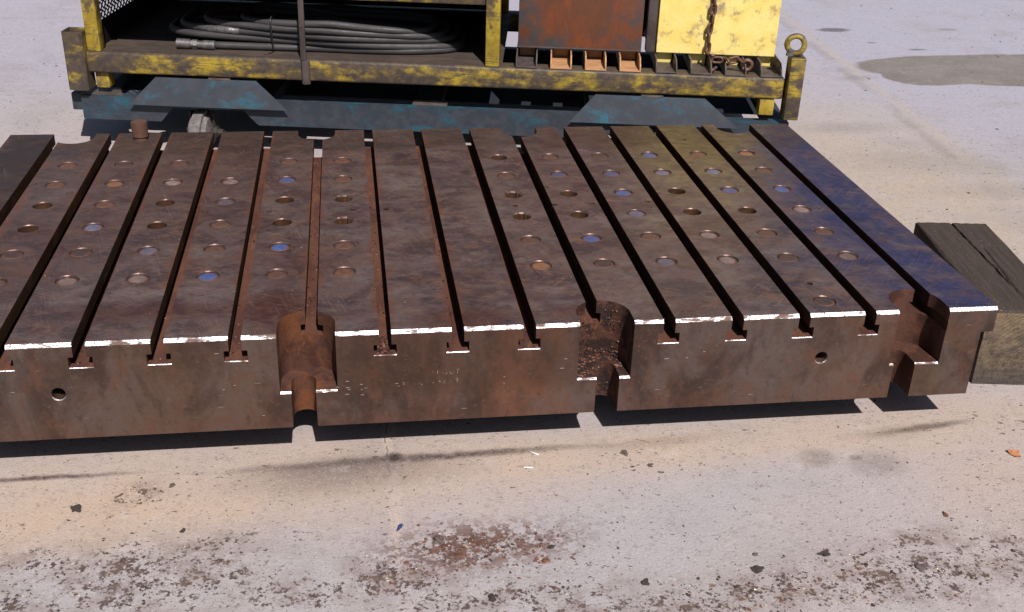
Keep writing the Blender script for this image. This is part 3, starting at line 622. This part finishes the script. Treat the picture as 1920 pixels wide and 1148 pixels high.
def guide(x0, x1, x2, x3, tabx):
    b = bmesh.new(); lo = [(x0, -.022, .190), (x3, -.022, .190), (x2, .004, .294), (x1, .004, .294)]; nrm = Vector((0, -.97, .24)) * .007
    A = [b.verts.new(v) for v in lo]; B = [b.verts.new(Vector(v) + nrm) for v in lo]
    fs = [b.faces.new(A[::-1]), b.faces.new(B)] + [b.faces.new((A[i], A[(i + 1) % 4], B[(i + 1) % 4], B[i])) for i in range(4)]
    bmesh.ops.recalc_face_normals(b, faces=fs)
    o = put('guide_plate', b, M['dolly_guide'], dolly)
    # top ledge folded back onto the beam and gussets
    b = bmesh.new(); box(b, x1 + .004, x2 - .004, .010, .075, .285, .291, .001); box(b, x1 + .05, x1 + .058, .01, .07, .2135, .284); box(b, x2 - .058, x2 - .05, .01, .07, .2135, .284); put('guide_ledge', b, M['bare'], dolly)
    if tabx: bx('weld_tab', M['bare'], dolly, tabx, tabx + .085, -.004, .022, .287, .299, .003)
guide(.195, .300, .684, .806, .50); guide(1.883, 1.978, 2.392, 2.525, 2.15)
for cx, cy in ((.452, .030), (2.24, .030), (.452, .86), (2.24, .86)):
    w = bmesh.new()
    cone(w, (-.036, 0, 0), .084, .084, .072, 32, 'X'); 
    bmesh.ops.bevel(w, geom=[e for e in w.edges if abs(e.verts[0].co.x) > .03 and abs(e.verts[0].co.x - e.verts[1].co.x) < 1e-6], offset=.016, segments=4, affect='EDGES')
    for v in w.verts:
        k = (1 + .05 * mnoise.noise(v.co * 60)) * (1 - .16 * (v.co.x / .036) ** 2); v.co.y *= k; v.co.z *= k
    cs = thing('caster', '', ''); del cs['label']; del cs['category']; cs.parent = dolly; cs.location = (cx, cy, .081); cs.rotation_euler = (0, 0, -.12)
    put('wheel', w, M['wheel'], cs, smooth=40)
    b = bmesh.new(); box(b, -.050, -.043, .0, .05, -.02, .072, .001); box(b, .043, .050, .0, .05, -.02, .072, .001); box(b, -.052, .052, .015, .09, .072, .090, .002); cone(b, (-.062, 0, 0), .011, .011, .134, 8, 'X'); cone(b, (.051, 0, 0), .022, .022, .014, 6, 'X'); cone(b, (.066, -.004, .0), .014, .012, .022, 8, 'X'); cone(b, (.088, -.008, -.012), .018, .016, .012, 6, 'X')
    put('caster_fork', b, M['fork'], cs, smooth=35)

rack = thing('steel_rack', 'worn yellow steel rack with mesh side, open hose bay and slatted right bay', 'rack', RO, RZ)
Y1, Y2 = M['yellow'], M['yellow2']
bx('front_beam', Y1, rack, .030, 2.684, .0, .085, .302, .3835, .010, 3)
bx('rear_beam', Y1, rack, .030, 2.684, .93, 1.01, .302, .384, .010, 3)
bx('side_beam', Y1, rack, .030, .11, .087, .928, .302, .383, .008); bx('side_beam', Y1, rack, 2.60, 2.68, .087, .928, .302, .383, .008)
def stub(x0, x1, y0, y1, z0, z1):
    b = bmesh.new(); t = .006
    prism(b, [(x0, y0 + .008), (x0 + .008, y0), (x1 - .008, y0), (x1, y0 + .008), (x1, y1), (x0, y1)], z0, z1, 'Z')
    f = max(b.faces, key=lambda q: q.calc_center_median().z)
    r = bmesh.ops.inset_individual(b, faces=[f], thickness=t)
    r = bmesh.ops.extrude_discrete_faces(b, faces=[f])['faces']
    for v in r[0].verts: v.co.z -= .05
    return put('corner_socket', b, Y1, rack, label=None)
stub(-.030, .046, -.03, .05, .240, .462)
bx('corner_socket', Y1, rack, 2.690, 2.745, -.03, .05, .232, .468, .004)
stub(-.030, .046, .95, 1.02, .240, .462); stub(2.69, 2.745, .95, 1.02, .232, .462)
bx('foot_block', Y2, rack, 2.600, 2.655, .0, .06, .240, .300, .003); bx('foot_block', Y2, rack, .06, .11, .02, .08, .240, .300, .003)
bx('corner_post', Y2, rack, .048, .100, .004, .056, .3835, 1.25, .005)
bx('corner_post', Y2, rack, .048, .100, .95, 1.0, .3845, 1.25, .005)
bx('centre_post', Y2, rack, 1.556, 1.610, .002, .062, .3835, 1.25, .006)
bx('centre_post', Y2, rack, 1.556, 1.610, .95, 1.005, .3845, 1.25, .006)
bx('header_rail', Y1, rack, .102, 1.554, .004, .060, .6105, .668, .006)
bx('shading_shelf_plate', M['dark'], rack, .102, 1.554, .062, .98, .655, .662, 0)  # shelf, top, back and divider plates added to keep the hose bay dark
bx('shading_top_plate', M['dark'], rack, .05, 1.61, .004, 1.0, 1.252, 1.26, 0)
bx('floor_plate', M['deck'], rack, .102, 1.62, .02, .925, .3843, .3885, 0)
bx('shading_back_plate', M['dark'], rack, .101, 1.555, .97, .976, .389, 1.25, 0)
bx('shading_divider_plate', M['dark'], rack, 1.575, 1.583, .064, .948, .389, 1.25, 0)
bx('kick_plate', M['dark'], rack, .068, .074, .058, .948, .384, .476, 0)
bx('latch_rod', M['bare'], rack, .863, .884, -.0135, -.0025, .385, 1.2, .002, label='thin grey upright rod')
b = bmesh.new(); cone(b, (.880, -.008, .296), .0165, .0165, .088, 14); put('rod_socket', b, M['bare'], rack, smooth=35)
# expanded metal mesh of the left side: one woven part
b = bmesh.new(); dy, dz = .036, .034; v0, v1, z0_, z1_ = .058, .948, .476, .80
ny = int((v1 - v0) / dy); nz_ = int((z1_ - z0_) / dz)
for k in range(nz_ + 1):
    for s_ in (1, -1):
        pts = []
        for j in range(2 * ny + 1):
            a = j % 2; ph = (a if k % 2 == 0 else 1 - a)
            pts.append((.071, v0 + dy * j / 2, z0_ + dz * (k + .5) + s_ * dz * .5 * (1 if ph else -1) * .0 + (dz * .5 if ph else 0) * s_))
        if s_ == 1:
            for p0, p1 in zip(pts, pts[1:]):
                tube(b, [p0, p1], .0026, 4, caps=False)
        else:
            for p0, p1 in zip(pts, pts[1:]):
                tube(b, [p0, p1], .0026, 4, caps=False)
put('expanded_mesh', b, M['dark'], rack)['kind'] = 'stuff'
# U channels of the right bay
for i, s0 in enumerate((1.672, 1.802, 1.932, 2.062, 2.198, 2.328, 2.457, 2.590)):
    b = bmesh.new(); w = .080
    box(b, s0, s0 + w, .004, .92, .3848, .3898, .001)
    for a in (s0, s0 + w - .005):
        prism(b, [(.020, .3902), (.90, .3902), (.90, .4300), (.045, .4300), (.006, .405), (.004, .3902)], a, a + .005, 'X')
    put('channel', b, M['orange'] if i in (1, 2, 3) else M['bare'], rack, label='orange inside channel' if i in (1, 2, 3) else None)
bx('grey_tube', M['bare'], rack, 2.163, 2.200, .125, .165, .4305, 1.2, .006)
# lifting eye on the right socket
b = bmesh.new(); n = 36
tube(b, [(.0315 * math.cos(2 * PI * i / n), .004 * math.sin(4 * PI * i / n), .0315 * math.sin(2 * PI * i / n)) for i in range(n)], .0105, 12, closed=True)
ring = put('lifting_eye', b, Y2, rack, (2.703, .0, .512)); ring.rotation_euler = (0, 0, math.radians(-18))
b = bmesh.new(); cone(b, (2.684, -.012, .474), .016, .012, .022, 8); cone(b, (2.676, -.02, .494), .008, .004, .012, 8, 'X'); put('eye_pin', b, M['steel'], rack)

bx('dark_gap_sheet', M['dark'], rack, 2.10, 2.25, .66, .67, .39, 1.2, 0)  # added dark sheet so the gap between the bins reads black
# bins standing in the right bay
rb_ = thing('rusty_bin', 'tall steel bin with dark rusty front panel standing in the right bay', 'bin', RO, RZ)
bx('front_panel', M['panel_rust'], rb_, 1.675, 2.146, .118, .126, .4345, 1.15, .002); bx('bin_body', M['orange'], rb_, 1.682, 2.140, .150, .62, .4312, 1.14, .002)
for s0 in (1.672, 1.802, 1.932, 2.062): bx('skid_block', M['orange'], rb_, s0 + .010, s0 + .070, .175, .6, .3903, .4308, .001)
bx('folded_lip', M['bare'], rb_, 1.676, 2.145, .112, .1178, .4345, .4405, .001)
yb = thing('yellow_bin', 'bright yellow scuffed steel bin standing at the right end of the rack behind a chain', 'bin', RO, RZ)
b = bmesh.new()
box(b, 2.204, 2.655, .118, .126, .4345, 1.15, .002)
put('front_panel', b, M['panel_yellow'], yb); bx('bin_body', M['panel_yellow'], yb, 2.21, 2.648, .150, .62, .4312, 1.14, .002)
for s0 in (2.198, 2.328, 2.457, 2.590): bx('skid_block', M['panel_yellow'], yb, s0 + .010, s0 + .070 if s0 < 2.5 else s0 + .058, .145, .6, .3903, .4308, .001)

# ------------------------------------------------------------------ chain
ch = thing('chain', 'rusty link chain with a hook hanging in front of the yellow bin', 'chain', RO, RZ)
def link_mesh(Ln=.050, W=.030, r=.0050):
    pts = []; h = Ln / 2 - W / 2
    for i in range(10): a = PI * i / 9; pts.append(((W / 2 - r) * math.cos(a), 0, h + (W / 2 - r) * math.sin(a)))
    for i in range(10): a = PI + PI * i / 9; pts.append(((W / 2 - r) * math.cos(a), 0, -h + (W / 2 - r) * math.sin(a)))
    b = bmesh.new(); tube(b, pts, r, 8, closed=True)
    me = bpy.data.meshes.new('link'); b.to_mesh(me); b.free(); me.materials.append(M['chain']); return me
lm = link_mesh(); z = .93; i = 0
while z > .455:
    t_ = (.93 - z) / .5; s_ = 2.416 - .022 * t_ + .002 * math.sin(i * 2.1)
    link_copy('link', lm, ch, (s_, .104, z), (random.Random(i).uniform(-.1, .1), .04, (.35 if i % 2 else 1.75) + random.Random(i + 9).uniform(-.25, .25))); z -= .036; i += 1
for s_, v_, z_, r_ in ((2.409, .075, .440, (1.4, .5, .3)), (2.430, .055, .430, (.3, 1.5, .1)), (2.462, .045, .428, (1.4, 1.35, .2)), (2.490, .045, .434, (.4, 1.3, .5))): link_copy('link', lm, ch, (s_, v_, z_), r_)
b = bmesh.new(); pts = [(2.495 + .05, .06, .440)]
pts = [(2.540 + .018 * math.cos(a), .035, .420 + .018 * math.sin(a)) for a in [math.radians(q) for q in range(150, -160, -25)]]
tube(b, [(2.502, .04, .445)] + pts, [.006] + [.0075] * (len(pts) - 1) + [.004], 9); put('hook', b, M['chain'], ch)
b = bmesh.new(); tube(b, [(2.40, .02, .395), (2.415, .03, .398), (2.428, .045, .405)], .006, 8); put('shackle_pin', b, M['chain'], ch)

# ------------------------------------------------------------------ hose coil
hz = thing('hose_coil', 'coil of thick black hydraulic hose with steel couplings lying in the rack', 'hose', RO, RZ)
FZ = .3888; HR = .0135
ctrl = []
# each turn: left s, right s, front v, z of the front strand at left / middle / right, back v
turns = [(.38, 1.455, .100, .016, .0145, .0140, .52), (.310, 1.450, .092, .050, .041, .026, .50), (.355, 1.425, .083, .072, .066, .050, .55), (.455, 1.385, .075, .093, .091, .066, .48), (.600, 1.335, .068, .106, .117, .082, .53), (.52, 1.30, .30, .06, .08, .05, .56)]
def turn_pt(t, a, j):
    sl, sr, vf, zl, zm, zr, vb = t; ca, sa = math.cos(a), math.sin(a)
    cs_, cv = (sl + sr) / 2, (vf + .06 + vb) / 2
    s_ = cs_ + (sr - sl) / 2 * ca
    if sa < 0:
        v_ = cv - (cv - vf) * abs(sa) ** .38 + .006 * math.sin(s_ * 9 + j); z_ = zm + ((zr - zm) * ca if ca > 0 else (zm - zl) * ca)
    else: v_ = cv + (vb - cv) * sa ** .8; z_ = (zl if ca < 0 else zr) * abs(ca) + (.015 + .012 * j) * (1 - abs(ca))
    return s_, v_, max(z_, HR)
nn = 90; pts = []
for j, t in enumerate(turns):
    for i in range(nn):
        a = PI + 2 * PI * i / nn; p = turn_pt(t, a, j)
        if j + 1 < len(turns):
            e = max(0, (i / nn - .5) / .5); e = e * e * (3 - 2 * e); q = turn_pt(turns[j + 1], a, j + 1); p = [(1 - e) * c + e * d for c, d in zip(p, q)]
        pts.append((p[0], p[1], FZ + max(p[2], HR)))
lead = [(.46, .082, FZ + .018), (.55, .088, FZ + .016), (.68, .095, FZ + .0148), (.80, .098, FZ + .0145)]
start = next(i for i, p in enumerate(pts) if p[0] > .90)
path = lead + pts[start:]
b = bmesh.new(); tube(b, path, HR, 12); put('hose', b, M['rubber'], hz)
def coupling(s0, v, z, dirs=1):
    b = bmesh.new()
    for x0, r0, ln, sg in ((0, .019, .050, 16), (.050, .0155, .008, 16), (.058, .0185, .020, 6), (.078, .0145, .022, 16), (.100, .0175, .045, 16)):
        cone(b, (x0, 0, 0), r0, r0, ln, sg, 'X')
    o = put('coupling', b, M['steel'], hz, (s0, v, z), 35); return o
o = coupling(.372, .074, FZ + .021); o.rotation_euler = (0, .03, .03)
def turn_pt2(t, s_):
    a = min((PI + PI * k / 400 for k in range(401)), key=lambda q: abs(turn_pt(t, q, 2)[0] - s_)); p = turn_pt(t, a, 2); return (p[0], p[1], FZ + p[2])
b = bmesh.new(); tube(b, [turn_pt2(turns[2], q) for q in (.44, .50, .56, .61)], .0150, 12); put('crimp_sleeve', b, M['steel'], hz)
b = bmesh.new(); tube(b, [(.742, .085, FZ + .0025), (.740, .080, FZ + .012), (.742, .062, FZ + .075), (.742, .050, FZ + .115), (.742, .060, FZ + .134), (.742, .12, FZ + .138), (.742, .17, FZ + .10)], .0032, 6); put('cable_tie', b, M['tie'], hz)
b = bmesh.new(); tube(b, [(.742, .084, FZ + .003), (.735, .05, FZ + .0025), (.715, .03, FZ + .0022)], .0018, 5); put('cable_tie', b, M['tie'], hz)

# ------------------------------------------------------------------ small things on the concrete
rng = random.Random(23)
def stone(x, y, r, mat, label, cat='stone', name='loose_stone', flat_=.34, group=None):
    b = bmesh.new(); lump(b, (0, 0, r * flat_ * .5), r * .78, rng, flat_, 3, 0, .55)
    o = put(name, b, mat, None, (x, y, 0), smooth=50); tag(o, label, cat, group); return o
G = 'loose chips on the concrete'
stone(.137, -.134, .012, M['black'], 'dark flat chip left on the tan concrete below the left front hole', group=G)
stone(.326, -.067, .008, M['stone'], 'small brown chip just below the plate shadow, left of the first notch', group=G)
stone(.368, -.230, .008, M['black'], 'small dark oval chip above the brown dirt at lower left', group=G)
stone(.815, -.010, .012, M['black'], 'black clod on the soot stripe at the floor joint', 'clod', 'dirt_clod', .5)
stone(.772, -.002, .006, M['stone'], 'small clod left of the black clod at the floor joint', 'clod', 'dirt_clod', .5)
stone(1.349, -.039, .012, M['stone'], 'brown stone chip below the middle notch, larger of two', group=G)
stone(1.397, -.094, .008, M['stone'], 'small brown chip right below the larger brown stone chip', group=G)
stone(1.679, -.439, .013, M['black'], 'black blocky chip at lower right, highest of the dark ones', group=G)
stone(1.524, -.472, .013, M['black'], 'ragged black flake at lower right with a pale grain beside it', group=G)
stone(1.287, -.487, .012, M['black'], 'dark square flake at the lower edge right of centre', group=G)
stone(.980, -.500, .013, M['black'], 'long dark flake at the lower edge below the rust pile', group=G)
stone(1.10, -.402, .011, M['rustchip'], 'round rust brown pebble at the right end of the rust pile', group=G)
stone(.893, -.315, .018, M['stone'], 'large dull brown flake topping the rust pile', group=G)
stone(1.998, -.339, .009, M['rustchip'], 'rusty crumb on the clean concrete at far lower right', group=G)
stone(1.86, -.50, .012, M['stone'], 'brown lump among the pale grit at lower right', group=G)
stone(1.12, -.36, .007, M['black'], 'small dark chip just right of the rust pile', group=G)
for (x0, y0), (x1, y1), lab in (((1.128, -.012), (1.148, -.030), 'short white stick lying at the right end of the soot stripe'), ((1.105, -.076), (1.127, -.079), 'small white stick below the other white stick')):
    b = bmesh.new(); tube(b, [(x0 - x1, y0 - y1, .002), (0, 0, .002)], .0017, 6); o = put('white_stick', b, M['white'], None, (x1, y1, 0)); tag(o, lab, 'stick')
o = stone(.814, -.264, .008, M['blue'], 'shiny blue plastic scrap on the floor joint', 'plastic scrap', 'plastic_scrap', .4)
b = bmesh.new()
for a, s_ in ((.3, 1), (-.6, .8), (1.2, .6)):
    ca, sa = math.cos(a), math.sin(a); L_ = .032 * s_
    q = [(0, 0, .002), (L_ * .5 * ca - .007 * sa, L_ * .5 * sa + .007 * ca, .007), (L_ * ca, L_ * sa, .004), (L_ * .5 * ca + .007 * sa, L_ * .5 * sa - .007 * ca, .003)]
    vs = [b.verts.new(v) for v in q]; b.faces.new(vs[:3]); b.faces.new((vs[0], vs[2], vs[3]))
    vs2 = [b.verts.new((v[0], v[1], v[2] + .0006)) for v in q]; b.faces.new((vs2[2], vs2[1], vs2[0])); b.faces.new((vs2[3], vs2[2], vs2[0]))
o = put('dry_leaf', b, M['leaf'], None, (2.268, -.135, 0)); tag(o, 'curled orange brown dry leaf at the right edge', 'leaf')
# uncountable crumbs and grit
b = bmesh.new()
def crumbs(cx, cy, rx, ry, n, rmin, rmax, mats):
    for _ in range(n):
        x, y = cx + rng.gauss(0, rx), cy + rng.gauss(0, ry); r = rmin + (rmax - rmin) * rng.random() ** 3; mi_ = rng.choice(mats); r = min(r, .0022) if mi_ in (3, 4) else r
        if y > -.005 and x < 2.24: continue
        if mnoise.noise(Vector((x * 14, y * 20, 3))) < -.05 and rng.random() < .8: continue
        lump(b, (x, y, r * .15), r, rng, .35, 1, mi_, .55)
D_, S_, Rr, Pp, Bb = 0, 1, 2, 3, 4
crumbs(.97, -.345, .09, .035, 620, .0008, .0055, (D_, Rr, Rr, Rr, S_, Pp, Bb)); crumbs(.86, -.40, .10, .04, 260, .0008, .004, (D_, Rr, Rr, S_, Pp))
crumbs(1.02, -.42, .12, .04, 160, .0008, .005, (D_, Rr, S_)); crumbs(.33, -.37, .15, .06, 380, .0007, .0035, (D_, D_, S_, S_, Pp)); crumbs(.02, -.45, .16, .06, 300, .0007, .004, (D_, S_, S_, D_, Pp))
crumbs(1.85, -.50, .14, .05, 420, .0008, .0048, (D_, D_, S_, Bb, Bb, Pp)); crumbs(1.55, -.53, .13, .045, 300, .0008, .006, (D_, S_, Rr, D_, Pp)); crumbs(2.1, -.43, .1, .05, 180, .0007, .004, (Bb, D_, S_, Pp))
crumbs(1.75, -.56, .12, .03, 160, .0008, .005, (Bb, D_, Rr)); crumbs(.265, -.095, .03, .022, 60, .0007, .004, (S_, D_)); crumbs(1.25, -.55, .14, .04, 150, .0008, .004, (D_, Rr, S_))
for _ in range(1500):
    x, y = rng.uniform(-.4, 2.6), -.01 - .62 * rng.random() ** .6; r = .0006 + .0022 * rng.random() ** 3; lump(b, (x, y, r * .25), r, rng, .5, 1, rng.choice((D_, D_, S_, Rr, Pp)), .4)
for _ in range(500):
    x, y = rng.uniform(2.35, 5), rng.uniform(-.1, 5); r = .001 + .006 * rng.random() ** 4; lump(b, (x, y, r * .2), r, rng, .4, 1, rng.choice((D_, D_, S_, Rr, Pp)), .4)
for _ in range(90):
    x, y = rng.uniform(-1.4, -.3), rng.uniform(2.0, 5); r = .001 + .006 * rng.random() ** 4; lump(b, (x, y, r * .2), r, rng, .4, 1, rng.choice((D_, S_)), .4)
o = put('loose_grit', b, [M['black'], M['stone'], M['rustchip'], M['pale'], M['brass']]); tag(o, 'scattered dark rust crumbs and pale grit over the concrete', 'grit', kind='stuff')
